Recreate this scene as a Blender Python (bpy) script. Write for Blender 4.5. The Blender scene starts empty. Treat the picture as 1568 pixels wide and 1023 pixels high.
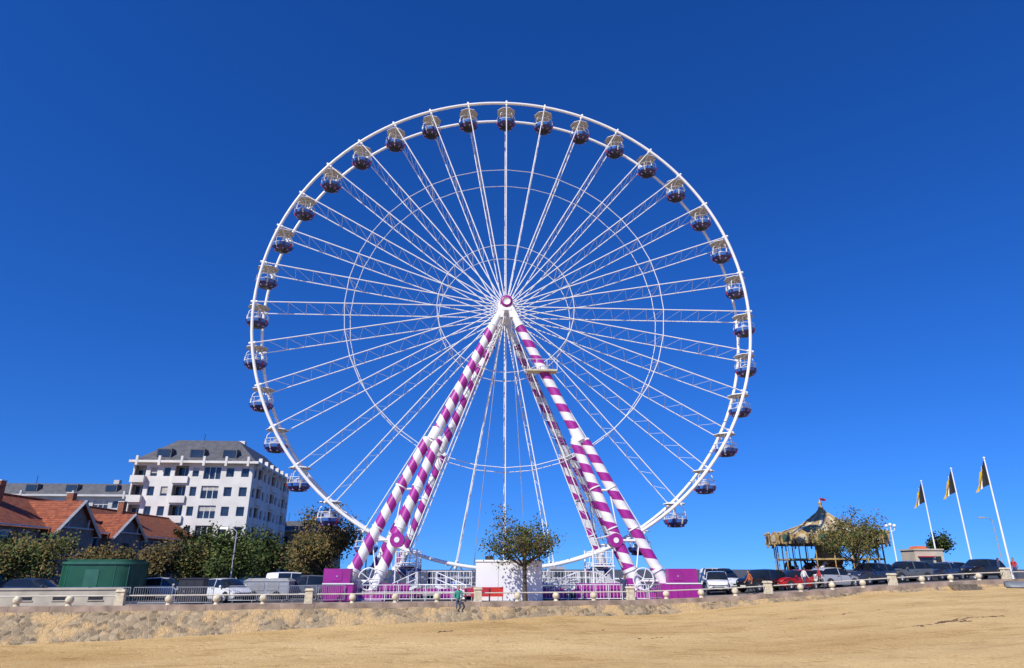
import bpy, math, random
from mathutils import Vector, Matrix, noise
R=math.radians; rnd=random.Random(7)
S=bpy.context.scene; COL=S.collection
# ---------------------------------------------------------------- materials
MATS={}
def nm(name):
    m=bpy.data.materials.new(name); m.use_nodes=True
    return m,m.node_tree.nodes,m.node_tree.links,m.node_tree.nodes['Principled BSDF']
def mat(name,c,rough=.6,var=.12,scale=3.,bump=.0,metal=0.,c2=None,spec=.5,detail=4):
    if name in MATS: return MATS[name]
    m,N,L,b=nm(name)
    tc=N.new('ShaderNodeTexCoord'); n=N.new('ShaderNodeTexNoise'); n.inputs['Scale'].default_value=scale; n.inputs['Detail'].default_value=detail
    L.new(tc.outputs['Object'],n.inputs['Vector'])
    r=N.new('ShaderNodeValToRGB'); r.color_ramp.elements[0].position=.32; r.color_ramp.elements[1].position=.68
    a=c2 or [v*(1-var*1.6) for v in c]; d=c if c2 else [min(1,v*(1+var*.6)) for v in c]
    r.color_ramp.elements[0].color=(*a,1); r.color_ramp.elements[1].color=(*d,1)
    L.new(n.outputs['Fac'],r.inputs[0]); L.new(r.outputs[0],b.inputs['Base Color'])
    b.inputs['Roughness'].default_value=rough; b.inputs['Metallic'].default_value=metal
    b.inputs['Specular IOR Level'].default_value=spec
    if bump:
        bp=N.new('ShaderNodeBump'); bp.inputs['Strength'].default_value=bump; bp.inputs['Distance'].default_value=.05
        L.new(n.outputs['Fac'],bp.inputs['Height']); L.new(bp.outputs[0],b.inputs['Normal'])
    MATS[name]=m; return m
white=mat('white_paint',(.82,.82,.81),.4,.04,.6)
purple=mat('purple_paint',(.33,.018,.26),.4,.12,.8)
steel=mat('galvanised_steel',(.42,.43,.44),.4,.15,5,metal=.3)
dark=mat('dark_metal',(.03,.03,.035),.4)
cream=mat('cream_stone',(.68,.60,.42),.8,.2,6,.3)
def stripes():
    m,N,L,b=nm('purple_white_stripe')
    uv=N.new('ShaderNodeUVMap'); uv.uv_map='UVMap'; s=N.new('ShaderNodeSeparateXYZ'); L.new(uv.outputs[0],s.inputs[0])
    k=N.new('ShaderNodeMath'); k.operation='MULTIPLY'; k.inputs[1].default_value=1/1.6; L.new(s.outputs[1],k.inputs[0])
    a=N.new('ShaderNodeMath'); a.operation='ADD'; L.new(k.outputs[0],a.inputs[0]); L.new(s.outputs[0],a.inputs[1])
    f=N.new('ShaderNodeMath'); f.operation='FRACT'; L.new(a.outputs[0],f.inputs[0])
    g=N.new('ShaderNodeMath'); g.operation='GREATER_THAN'; g.inputs[1].default_value=.5; L.new(f.outputs[0],g.inputs[0])
    tc=N.new('ShaderNodeTexCoord'); n=N.new('ShaderNodeTexNoise'); n.inputs['Scale'].default_value=1.3; n.inputs['Detail'].default_value=6; L.new(tc.outputs['Object'],n.inputs[0])
    mr=N.new('ShaderNodeMapRange'); mr.inputs[1].default_value=.3; mr.inputs[2].default_value=.7; mr.inputs[3].default_value=.82; mr.inputs[4].default_value=1.05; L.new(n.outputs[0],mr.inputs[0])
    x=N.new('ShaderNodeMix'); x.data_type='RGBA'; x.inputs[6].default_value=(.8,.79,.78,1); x.inputs[7].default_value=(.36,.02,.27,1)
    y=N.new('ShaderNodeMix'); y.data_type='RGBA'; y.blend_type='MULTIPLY'; y.inputs[0].default_value=1; L.new(mr.outputs[0],y.inputs[7])
    L.new(g.outputs[0],x.inputs[0]); L.new(x.outputs[2],y.inputs[6]); L.new(y.outputs[2],b.inputs['Base Color']); b.inputs['Roughness'].default_value=.45
    return m
stripe=stripes()
def glassm(name='window_glass',c=(.03,.045,.07)):
    if name in MATS: return MATS[name]
    m=mat(name,c,.08,.3,.4); m.node_tree.nodes['Principled BSDF'].inputs['Specular IOR Level'].default_value=.7; return m
glass=glassm()
def sandm():
    m,N,L,b=nm('beach_sand'); tc=N.new('ShaderNodeTexCoord')
    mp=N.new('ShaderNodeMapping'); mp.inputs['Scale'].default_value=(.3,1,1); mp.inputs['Rotation'].default_value=(0,0,-.2); L.new(tc.outputs['Object'],mp.inputs[0])
    def ns(sc,det,src=mp):
        n=N.new('ShaderNodeTexNoise'); n.inputs['Scale'].default_value=sc; n.inputs['Detail'].default_value=det; n.inputs['Roughness'].default_value=.65
        L.new(src.outputs[0] if src is mp else tc.outputs['Object'],n.inputs['Vector']); return n
    n1=ns(.16,6); n2=ns(1.3,8); n3=ns(9,6,None)
    r=N.new('ShaderNodeValToRGB'); e=r.color_ramp.elements
    e[0].position=.34; e[0].color=(.54,.35,.14,1); e[1].position=.66; e[1].color=(.72,.51,.235,1)
    L.new(n1.outputs['Fac'],r.inputs[0])
    r2=N.new('ShaderNodeValToRGB'); e=r2.color_ramp.elements; e[0].position=.34; e[0].color=(.60,.54,.47,1); e[1].position=.50; e[1].color=(1,1,1,1)
    L.new(n2.outputs['Fac'],r2.inputs[0])
    x=N.new('ShaderNodeMix'); x.data_type='RGBA'; x.blend_type='MULTIPLY'; x.inputs[0].default_value=.6
    L.new(r.outputs[0],x.inputs[6]); L.new(r2.outputs[0],x.inputs[7])
    r3=N.new('ShaderNodeValToRGB'); e=r3.color_ramp.elements; e[0].position=.36; e[0].color=(.55,.5,.45,1); e[1].position=.5; e[1].color=(1,1,1,1)
    L.new(n3.outputs['Fac'],r3.inputs[0])
    y=N.new('ShaderNodeMix'); y.data_type='RGBA'; y.blend_type='MULTIPLY'; y.inputs[0].default_value=.55
    L.new(x.outputs[2],y.inputs[6]); L.new(r3.outputs[0],y.inputs[7]); L.new(y.outputs[2],b.inputs['Base Color'])
    vo=N.new('ShaderNodeTexVoronoi'); vo.inputs['Scale'].default_value=1.5; L.new(tc.outputs['Object'],vo.inputs['Vector'])
    vr=N.new('ShaderNodeValToRGB'); vr.color_ramp.elements[0].position=.08; vr.color_ramp.elements[1].position=.30; L.new(vo.outputs['Distance'],vr.inputs[0])
    ad=N.new('ShaderNodeMath'); ad.operation='ADD'; L.new(n2.outputs['Fac'],ad.inputs[0]); L.new(n3.outputs['Fac'],ad.inputs[1])
    ad2=N.new('ShaderNodeMath'); ad2.operation='MULTIPLY_ADD'; ad2.inputs[1].default_value=.8; L.new(vr.outputs[0],ad2.inputs[0]); L.new(ad.outputs[0],ad2.inputs[2])
    bp=N.new('ShaderNodeBump'); bp.inputs['Strength'].default_value=.6; bp.inputs['Distance'].default_value=.1
    L.new(ad2.outputs[0],bp.inputs['Height']); L.new(bp.outputs[0],b.inputs['Normal'])
    b.inputs['Roughness'].default_value=.95; b.inputs['Specular IOR Level'].default_value=.1
    return m
def stonem():
    m,N,L,b=nm('rubble_stone'); tc=N.new('ShaderNodeTexCoord')
    n0=N.new('ShaderNodeTexNoise'); n0.inputs['Scale'].default_value=3; L.new(tc.outputs['Object'],n0.inputs['Vector'])
    ma=N.new('ShaderNodeMix'); ma.data_type='VECTOR'; ma.inputs[0].default_value=.12; L.new(tc.outputs['Object'],ma.inputs[4]); L.new(n0.outputs['Color'],ma.inputs[5])
    v=N.new('ShaderNodeTexVoronoi'); v.feature='DISTANCE_TO_EDGE'; v.inputs['Scale'].default_value=3.9; L.new(ma.outputs[1],v.inputs['Vector'])
    v2=N.new('ShaderNodeTexVoronoi'); v2.inputs['Scale'].default_value=3.9; L.new(ma.outputs[1],v2.inputs['Vector'])
    n=N.new('ShaderNodeTexNoise'); n.inputs['Scale'].default_value=.7; n.inputs['Detail'].default_value=8; n.inputs['Roughness'].default_value=.65; L.new(tc.outputs['Object'],n.inputs['Vector'])
    sp=N.new('ShaderNodeSeparateColor'); L.new(v2.outputs['Color'],sp.inputs[0])
    r=N.new('ShaderNodeValToRGB'); e=r.color_ramp.elements; e[0].color=(.12,.09,.055,1); e[1].color=(.42,.32,.19,1); L.new(sp.outputs[0],r.inputs[0])
    mo=N.new('ShaderNodeValToRGB'); mo.color_ramp.elements[0].position=.02; mo.color_ramp.elements[1].position=.08; L.new(v.outputs['Distance'],mo.inputs[0])
    x=N.new('ShaderNodeMix'); x.data_type='RGBA'; x.inputs[6].default_value=(.38,.28,.16,1); L.new(mo.outputs[0],x.inputs[0]); L.new(r.outputs[0],x.inputs[7])
    rs=N.new('ShaderNodeValToRGB'); rs.color_ramp.elements[0].position=.48; rs.color_ramp.elements[1].position=.58; L.new(n.outputs['Fac'],rs.inputs[0])
    y=N.new('ShaderNodeMix'); y.data_type='RGBA'; y.inputs[7].default_value=(.52,.35,.16,1); L.new(rs.outputs[0],y.inputs[0]); L.new(x.outputs[2],y.inputs[6])
    L.new(y.outputs[2],b.inputs['Base Color']); b.inputs['Roughness'].default_value=.9
    bp=N.new('ShaderNodeBump'); bp.inputs['Distance'].default_value=.06; bp.inputs['Strength'].default_value=.6; L.new(mo.outputs[0],bp.inputs['Height']); L.new(bp.outputs[0],b.inputs['Normal'])
    return m
def tilem():
    m,N,L,b=nm('terracotta_tiles'); tc=N.new('ShaderNodeTexCoord')
    w=N.new('ShaderNodeTexWave'); w.bands_direction='Y'; w.inputs['Scale'].default_value=1.3; w.inputs['Distortion'].default_value=.6; L.new(tc.outputs['Object'],w.inputs[0])
    n=N.new('ShaderNodeTexNoise'); n.inputs['Scale'].default_value=2.5; n.inputs['Detail'].default_value=8; L.new(tc.outputs['Object'],n.inputs[0])
    r=N.new('ShaderNodeValToRGB'); e=r.color_ramp.elements; e[0].position=.3; e[0].color=(.22,.05,.022,1); e[1].position=.7; e[1].color=(.52,.14,.05,1); L.new(n.outputs[0],r.inputs[0])
    x=N.new('ShaderNodeMix'); x.data_type='RGBA'; x.blend_type='MULTIPLY'; x.inputs[0].default_value=.4; L.new(r.outputs[0],x.inputs[6]); L.new(w.outputs[0],x.inputs[7]); L.new(x.outputs[2],b.inputs['Base Color'])
    bp=N.new('ShaderNodeBump'); bp.inputs['Distance'].default_value=.1; L.new(w.outputs[1],bp.inputs['Height']); L.new(bp.outputs[0],b.inputs['Normal']); b.inputs['Roughness'].default_value=.8
    return m
sand=sandm(); stone=stonem(); tiles=tilem()
# ---------------------------------------------------------------- mesh builder
class B:
    def __init__(s): s.v=[];s.f=[];s.mi=[];s.mats=[];s.uv={};s.M=Matrix();s.sm=[]
    def m(s,mt):
        if mt not in s.mats: s.mats.append(mt)
        return s.mats.index(mt)
    def add(s,vs,fs,mt,smooth=False,uvs=None):
        o=len(s.v); s.v+=[s.M@Vector(p) for p in vs]; k=s.m(mt)
        for i,f in enumerate(fs):
            if uvs: s.uv[len(s.f)]=uvs[i]
            s.f.append([o+j for j in f]); s.mi.append(k); s.sm.append(smooth)
    def box(s,a,b,mt):
        x0,y0,z0=[min(a[i],b[i]) for i in range(3)];x1,y1,z1=[max(a[i],b[i]) for i in range(3)]
        s.add([(x0,y0,z0),(x1,y0,z0),(x1,y1,z0),(x0,y1,z0),(x0,y0,z1),(x1,y0,z1),(x1,y1,z1),(x0,y1,z1)],
              [(0,3,2,1),(4,5,6,7),(0,1,5,4),(1,2,6,5),(2,3,7,6),(3,0,4,7)],mt)
    def frus(s,a,b,z0,z1,ins,mt,ins2=None):
        i2=ins if ins2 is None else ins2
        x0,y0=a;x1,y1=b
        s.add([(x0,y0,z0),(x1,y0,z0),(x1,y1,z0),(x0,y1,z0),(x0+ins,y0+i2,z1),(x1-ins,y0+i2,z1),(x1-ins,y1-i2,z1),(x0+ins,y1-i2,z1)],
              [(0,3,2,1),(4,5,6,7),(0,1,5,4),(1,2,6,5),(2,3,7,6),(3,0,4,7)],mt)
    def tube(s,p,q,r0,r1=None,n=6,mt=white,cap=True,uvl=False,v0=0):
        p=Vector(p);q=Vector(q);r1=r0 if r1 is None else r1;d=q-p
        if d.length<1e-6:return
        L=d.length;d/=L;u=d.orthogonal().normalized()
        if abs(d.z)<.999: u=Vector((0,0,1)).cross(d).normalized()
        w=d.cross(u)
        vs=[];
        for c,r in((p,r0),(q,r1)):
            for i in range(n):
                a=2*math.pi*i/n; vs.append(c+u*math.cos(a)*r+w*math.sin(a)*r)
        fs=[];uvs=[]
        for i in range(n):
            j=(i+1)%n; fs.append((i,j,n+j,n+i)); uvs.append([(i/n,v0),((i+1)/n,v0),((i+1)/n,v0+L),(i/n,v0+L)])
        s.add(vs,fs,mt,n>5,uvs if uvl else None)
        if cap: s.add(vs,[tuple(range(n-1,-1,-1)),tuple(range(n,2*n))],mt)
    def path(s,pts,r,n=6,mt=white):
        for i in range(len(pts)-1):
            a=r[i] if hasattr(r,'__len__') else r; b=r[i+1] if hasattr(r,'__len__') else r
            s.tube(pts[i],pts[i+1],a,b,n,mt,cap=False)
    def lathe(s,prof,n,mt,c=(0,0,0),smooth=True,ph=0):
        vs=[];fs=[]
        for r,z in prof:
            for i in range(n):
                a=2*math.pi*(i+ph)/n; vs.append((c[0]+r*math.cos(a),c[1]+r*math.sin(a),c[2]+z))
        for k in range(len(prof)-1):
            for i in range(n):
                j=(i+1)%n; fs.append((k*n+i,k*n+j,(k+1)*n+j,(k+1)*n+i))
        s.add(vs,fs,mt,smooth)
    def ball(s,c,r,mt,n=12,sz=1):
        s.lathe([(max(1e-3,r*math.sin(math.pi*k/8)),-r*sz*math.cos(math.pi*k/8)) for k in range(9)],n,mt,c)
    def ob(s,name,parent=None,loc=(0,0,0),rot=0):
        me=bpy.data.meshes.new(name); me.from_pydata([tuple(p) for p in s.v],[],s.f)
        for m in s.mats: me.materials.append(m)
        me.polygons.foreach_set('material_index',s.mi); me.polygons.foreach_set('use_smooth',s.sm)
        if s.uv:
            l=me.uv_layers.new(name='UVMap')
            for fi,u in s.uv.items():
                for k,li in enumerate(me.polygons[fi].loop_indices): l.data[li].uv=u[k]
        me.update(); return inst(me,name,parent,loc,rot)
def inst(me,name,parent=None,loc=(0,0,0),rot=0):
    o=bpy.data.objects.new(name,me); COL.objects.link(o); o.location=loc; o.rotation_euler=(0,0,rot)
    if parent: o.parent=parent
    return o
def empty(name,loc=(0,0,0),rot=0):
    o=bpy.data.objects.new(name,None); COL.objects.link(o); o.location=loc; o.rotation_euler=(0,0,rot); o.empty_display_size=.5; return o
def sst(a,b,x): t=max(0,min(1,(x-a)/(b-a))); return t*t*(3-2*t)
def zp(x): return 1.3*sst(6,44,x)
def wy(x): return 46+.225*x
# ---------------------------------------------------------------- ground
def sheet(name,xs,ts,fn,mt,smooth=True):
    b=B(); vs=[];nx=len(xs)
    for t in ts:
        for x in xs: vs.append(fn(x,t))
    fs=[(j*nx+i,j*nx+i+1,(j+1)*nx+i+1,(j+1)*nx+i) for j in range(len(ts)-1) for i in range(nx-1)]
    b.add(vs,fs,mt,smooth); return b.ob(name)
far=[4000,2500,1500,900,600,400,280,200,150,120]
xs=[-v for v in far]+[i*2. for i in range(-52,53)]+far[::-1]
asph=mat('asphalt',(.085,.083,.08),.9,.25,.7,.2)
sheet('ground',xs,[0,1,2,4,8,15,30,60,120,250,600,1500,4000],lambda x,t:(x,wy(x)+t,zp(x)),asph)
pav=mat('promenade_paving',(.36,.27,.22),.85,.18,1.5,.1)
sheet('promenade_pavement',[i*2. for i in range(-52,53)],[.3,4.5],lambda x,t:(x,wy(x)+t,zp(x)+.004),pav)
def drop(x): return 1.6-.85*sst(-30,4,x)-.42*sst(2,26,x)
def sz(x,d):
    z=zp(x)-drop(x)-.042*min(d,60)
    if d<80 and abs(x)<110:
        z+=.12*noise.noise(Vector((x*.13,d*.25,0)))+.06*noise.noise(Vector((x*.6,d*.9,3)))+.03*noise.noise(Vector((x*1.7,d*2.3,5)))
    return z
xs2=[-v for v in far]+[-105+i*.5 for i in range(421)]+far[::-1]
ds=[.4+i*.25 for i in range(20)]+[5.4+i*.5 for i in range(70)]+[45,50,60,80,150,400,1200,4000]
sheet('beach_sand',xs2,ds[::-1],lambda x,d:(x,wy(x)-d,sz(x,d)),sand)
sheet('stone_revetment',[-110+i*.5 for i in range(441)],[3.0,2.4,1.8,1.2,.7,.32],
  lambda x,d:(x,wy(x)-d+.0,zp(x)-.08-.95*(d-.3)+.07*noise.noise(Vector((x*1.1,d*2,9)))),stone)
b=B()
for i in range(-55,60):
    x0,x1=i*2.,i*2.+1.985
    vs=[]
    for x in(x0,x1):
        for yy,zz in((-.38,-.5),(-.38,.14),(.32,.14),(.32,-.1)): vs.append((x,wy(x)+yy,zp(x)+zz))
    b.add(vs,[(0,4,5,1),(1,5,6,2),(2,6,7,3),(0,1,2,3),(7,6,5,4)],mat('coping_stone',(.40,.30,.22),.85,.3,1.2,.2))
b.ob('sea_wall_coping')
U=Vector((1,.225,0)).normalized(); rail=empty('promenade_balustrade')
posts=B(); balls=B(); pipe=B(); sp=2.63; x00=.35
prev=None
for k in range(-22,34):
    x=x00+k*sp*U.x; y=wy(x); z=zp(x)+.14
    if (k-(-1))%4==0:
        posts.M=Matrix.Translation((x,y,z))@Matrix.Rotation(math.atan(.225),4,'Z')
        posts.frus((-.24,-.24),(.24,.24),0,.74,.03,cream); posts.frus((-.27,-.27),(.27,.27),.742,.86,.05,cream)
    else:
        balls.lathe([(.17,0),(.13,.07),(.13,.12)],10,cream,(x,y,z)); balls.ball((x,y,z+.32),.23,cream,14)
    p=Vector((x,y-.0,z+.52))
    if prev: pipe.tube(prev,p,.045,n=6,mt=mat('rail_paint',(.62,.58,.48),.5))
    prev=p
posts.ob('posts',rail); balls.ob('balls',rail); pipe.ob('pipe',rail)
# ---------------------------------------------------------------- wheel
YAW=R(3.0); WC=Vector((-.62,56,0)); HZ=24.4; RW=22.3; HW=1.45
W=empty('ferris_wheel',WC,YAW)
def rp(r,a,y): return (r*math.sin(a),y,HZ+r*math.cos(a))
rim=B()
NS=144
for y in(-HW,HW):
    for i in range(NS):
        a,c=2*math.pi*i/NS,2*math.pi*(i+1)/NS
        rim.tube(rp(RW,a,y),rp(RW,c,y),.14,n=8,cap=False)
for i in range(36):
    a=2*math.pi*i/36
    rim.tube(rp(RW,a,-HW-.12),rp(RW,a,HW+.12),.07,n=6)
    for y in(-HW,HW): rim.tube(rp(RW-.3,a,y),rp(RW+.28,a,y),.11,n=6)
rim.ob('rim',W)
spk=B()
for i in range(36):
    a=2*math.pi*i/36
    for y in(-HW,HW):
        spk.tube(rp(.6,a,y*1.0),rp(RW,a,y),.05,n=5,cap=False)
    rr=6.2; sgn=-1; step=.82
    while rr<RW-1.4:
        spk.tube(rp(rr,a,sgn*HW),rp(rr+step,a,-sgn*HW),.018,n=4,cap=False); sgn=-sgn; rr+=step
for rad,t in((6.2,.032),(14.4,.036)):
    for y in(-HW,HW):
        for i in range(36):
            spk.tube(rp(rad,2*math.pi*i/36,y),rp(rad,2*math.pi*(i+1)/36,y),t,n=4,cap=False)
    for i in range(36): spk.tube(rp(rad,2*math.pi*i/36,-HW),rp(rad,2*math.pi*i/36,HW),.035,n=4)
spk.ob('spokes',W)
hub=B(); RX=Matrix.Translation((0,0,HZ))@Matrix.Rotation(R(90),4,'X')
hub.M=RX
hub.lathe([(.01,-1.8),(.7,-1.8),(.7,-1.3),(.45,-1.1),(.45,1.1),(.7,1.3),(.7,1.8),(.01,1.8)],28,white)
hub.lathe([(.34,2.80),(.55,2.78),(.55,2.1),(.3,2.1),(.3,1.8)],24,purple); hub.lathe([(.01,2.74),(.34,2.74),(.34,2.80)],20,white)
hub.lathe([(.3,-1.8),(.3,-2.1),(.55,-2.1),(.55,-2.75),(.01,-2.75)],24,purple)
hub.M=Matrix()
for s in(-1,1):
    y=s*2.42
    for q in(-1,1):
        hub.add([(q*.05,y-.3,HZ-.2),(q*.4,y-.3,HZ-.1),(q*1.1,y-.3,HZ-1.5),(q*.3,y-.3,HZ-1.5),(q*.05,y+.3,HZ-.2),(q*.4,y+.3,HZ-.1),(q*1.1,y+.3,HZ-1.5),(q*.3,y+.3,HZ-1.5)],
         [(0,1,2,3),(7,6,5,4),(0,4,5,1),(1,5,6,2),(2,6,7,3),(3,7,4,0)],white)
    hub.box((-.45,y-.33,HZ-.85),(.45,y+.33,HZ-.6),white)
hub.ob('hub',W)
leg=B()
FY=5.3
for s in(-1,1):
    for q in(-1,1):
        A=Vector((q*.6,s*2.42,HZ-1.1)); Fo=Vector((q*11.9,s*FY,.5)); Fi=Vector((q*9.7,s*FY,.5))
        J=A.lerp(Fo,.50)+Vector((-q*.35,0,0))
        d=(J-A).normalized()
        leg.tube(A,A+d*1.3,.30,.36,16,white); leg.tube(A+d*1.3,J,.40,.42,20,stripe,uvl=True)
        leg.tube(A+d*1.28,A+d*1.42,.46,n=16,mt=white)
        leg.tube(J-d*.9,J+d*.1,.47,.47,16,white); leg.box(J-Vector((.7,.3,.25)),J+Vector((.7,.3,.15)),white)
        for k,F in((1,Fo),(-1,Fi)):
            st=J+Vector((q*k*.42,0,-.1)); e=st.lerp(F,.86)
            leg.tube(st,e,.40,.42,20,stripe,uvl=True,v0=.37*k); leg.tube(e,F,.43,.34,16,white); leg.tube(e-(F-e).normalized()*.1,e+(F-e).normalized()*.12,.5,n=16,mt=white)
            leg.tube(F-Vector((0,0,.45)),F+Vector((0,0,.2)),.5,n=16,mt=purple)
            for m_ in(.33,.6): 
                c_=st.lerp(F,m_); dd=(F-st).normalized(); leg.tube(c_-dd*.05,c_+dd*.05,.47,n=16,mt=white)
        for t in(.35,.68,.93):
            leg.tube(J.lerp(Fo,t),J.lerp(Fi,t),.09,n=8)
        for t0,t1 in((.35,.68),(.68,.93)): leg.tube(J.lerp(Fo,t0),J.lerp(Fi,t1),.05,n=6)
        if s<0:
            P=J.lerp(Fi,.68)-Vector((q*.35,0,0)); leg.tube(P+Vector((0,-.5,0)),P+Vector((0,.5,0)),.52,n=18,mt=purple); leg.tube(P+Vector((0,-.53,0)),P+Vector((0,.53,0)),.2,n=12,mt=white)
for q in(-1,1):
    leg.tube((q*11.9,-FY,.6),(q*11.9,FY,.6),.16,n=8,mt=purple); leg.tube((q*9.7,-FY,.6),(q*9.7,FY,.6),.16,n=8,mt=purple)
    leg.tube((q*8.2,-4.2,4.6),(q*8.2,4.2,4.6),.09,n=8); leg.tube((q*5.9,-3.9,12.3),(q*5.9,3.9,12.3),.09,n=8)
    leg.tube((q*8.2,-4.2,4.6),(q*5.9,3.9,12.3),.035,n=5,mt=steel); leg.tube((q*8.2,4.2,4.6),(q*5.9,-3.9,12.3),.035,n=5,mt=steel)
A=Vector((1.1,1.6,HZ-2)); E=Vector((9.2,4.0,4.2))
for o in(-.2,.2): leg.tube(A+Vector((o,0,0)),E+Vector((o,0,0)),.035,n=5,mt=steel)
for i in range(70):
    c=A.lerp(E,i/69); leg.tube(c+Vector((-.2,0,0)),c+Vector((.2,0,0)),.02,n=4,mt=steel)
bz=HZ-6.7
leg.box((1.7,-3.9,bz),(4.2,-2.9,bz+.14),mat('balcony_deck',(.62,.56,.42),.7))
for x in(1.7,2.5,3.35,4.2): leg.tube((x,-3.88,bz+.1),(x,-3.88,bz+1.0),.025,n=4)
leg.tube((1.7,-3.88,bz+1.0),(4.2,-3.88,bz+1.0),.025,n=4)
for q in(-1,1):
    leg.tube((q*.4,-2.6,HZ-1.4),(q*.2+ (-2.3 if q<0 else 1.6),0,2),.03,n=5,mt=steel)
leg.ob('support_legs',W)
canb=mat('canopy_beige',(.54,.49,.42),.6); navy=mat('gondola_navy',(.035,.03,.13),.35); blu=mat('gondola_blue',(.04,.16,.52),.35); redm=mat('gondola_red',(.45,.03,.05),.35); gwh=mat('gondola_inside',(.6,.6,.58))
g=B()
g.lathe([(.02,.14),(.55,.10),(.95,.0),(.97,-.05)],8,white,smooth=False,ph=.5); g.lathe([(.97,-.052),(.9,-.06),(.02,.02)],8,canb,smooth=False,ph=.5)
g.tube((0,0,.1),(0,0,-1.7),.06,n=8)
for k in range(4):
    a=R(45+90*k); g.path([(.35*math.cos(a),.35*math.sin(a),-.06),(.8*math.cos(a),.8*math.sin(a),-.5),(.9*math.cos(a),.9*math.sin(a),-1.25)],.032,5)
g.lathe([(.02,-1.92),(.45,-1.91),(.68,-1.78)],16,dark); g.lathe([(.68,-1.782),(.87,-1.56)],16,navy); g.lathe([(.87,-1.56),(.93,-1.38),(.94,-1.30)],16,blu); g.lathe([(.94,-1.30),(.96,-1.27),(.9,-1.24),(.86,-1.28),(.8,-1.5),(.02,-1.55)],16,gwh)
for k in range(8):
    a=R(45*k); c,s_=math.cos(a),math.sin(a)
    g.tube((.80*c,.80*s_,-1.68),(.945*c,.945*s_,-1.32),.06,.09,6,(redm,navy,gwh,navy)[k%4])
    g.tube((.70*c,.70*s_,-1.80),(.50*c,.50*s_,-1.87),.08,.05,6,mat('gondola_lilac',(.3,.2,.45)))
for i in range(16):
    a,c=2*math.pi*i/16,2*math.pi*(i+1)/16
    g.tube((.93*math.cos(a),.93*math.sin(a),-.85),(.93*math.cos(c),.93*math.sin(c),-.85),.028,n=4,cap=False)
    if i%2==0: g.tube((.93*math.cos(a),.93*math.sin(a),-.85),(.93*math.cos(a),.93*math.sin(a),-1.28),.016,n=4,cap=False)
g.lathe([(.42,-1.5),(.45,-1.0),(.1,-.98)],10,mat('seat_shell',(.28,.30,.42))); g.lathe([(.12,-.95),(.25,-.92),(.25,-.88),(.02,-.86)],10,white)
gm=None
for i in range(36):
    a=2*math.pi*i/36; p=rp(RW,a,0)
    if gm is None: o=g.ob('gondola_%d'%(i+1),W,p,0); gm=o.data
    else: o=inst(gm,'gondola_%d'%(i+1),W,p,rnd.uniform(-.6,.6))
def railing(b,p,q,h=1.05,st=.9,mt=white,bal=True):
    p=Vector(p);q=Vector(q);L=(q-p).length;n=max(1,int(L/st))
    for k in(1,.55,.12): b.tube(p+Vector((0,0,h*k)),q+Vector((0,0,h*k)),.028,n=4,mt=mt)
    for i in range(n+1): c=p.lerp(q,i/n); b.tube(c,c+Vector((0,0,h)),.032,n=4,mt=mt)
    if bal:
        n*=4
        for i in range(n): c=p.lerp(q,(i+.5)/n); b.tube(c+Vector((0,0,h*.12)),c+Vector((0,0,h)),.013,n=3,mt=mt,cap=False)
base=B(); pur2=mat('purple_panel',(.34,.02,.26),.45,.12,.5)
for q in(-1,1):
    x0=11.2 if q>0 else -12.9
    x1=x0+(2.6 if q>0 else 2.1)
    base.box((x0-.3*(q>0)-.0,-6.9,.05),(x1,-5.2,1.15),pur2); base.box((x0+(.3 if q>0 else -.0),-6.8,1.153),(x1-.25,-5.9,2.15),pur2)
    base.box((x0+.0,-6.95,1.12),(x1+.05,-6.902,1.2),white)
    base.box((x0+.6,-6.83,1.35),(x0+1.3,-6.803,1.95),purple); base.box((x0+.9,-6.86,1.6),(x0+1.0,-6.831,1.7),steel)
    for k in range(4): base.box((x0+.35+k*.45,-6.93,.15),(x0+.38+k*.45,-6.902,1.05),purple)
    base.box((q*8.8,-5.9,.05),(q*10.7,-4.5,.5),pur2)
    base.box((q*8.8-.05,-6.2,.0),(q*13,-4.4,.045),steel)
for x0,x1,h in((-9.2,-7.0,1.15),(-5.2,-3.6,.8),(4.9,8.3,1.15),(2.6,4.2,.7),(8.6,9.2,1.5)):
    n=max(1,round((x1-x0)/1.1)); w=(x1-x0)/n
    for i in range(n): base.box((x0+i*w+.03,-5.6,.1),(x0+(i+1)*w-.03,-5.5,h),pur2)
dk=mat('deck_grey',(.33,.33,.34),.7)
base.box((-7.5,-3.2,.75),(7.5,3.2,.9),dk); base.box((-7.5,-3.3,.2),(7.5,-3.22,.75),pur2); base.box((-6.4,-4.5,.3),(6.4,-3.32,.45),dk)
railing(base,(-10.6,-5.9,0),(-3.0,-5.9,0)); railing(base,(2.4,-5.9,0),(10.2,-5.9,0)); railing(base,(-7.5,-3.1,.9),(-2.6,-3.1,.9)); railing(base,(2.6,-3.1,.9),(7.5,-3.1,.9))
railing(base,(-7.5,3.1,.9),(7.5,3.1,.9),bal=False); railing(base,(-7.4,-3.1,.9),(-7.4,3.1,.9)); railing(base,(7.4,-3.1,.9),(7.4,3.1,.9))
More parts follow.
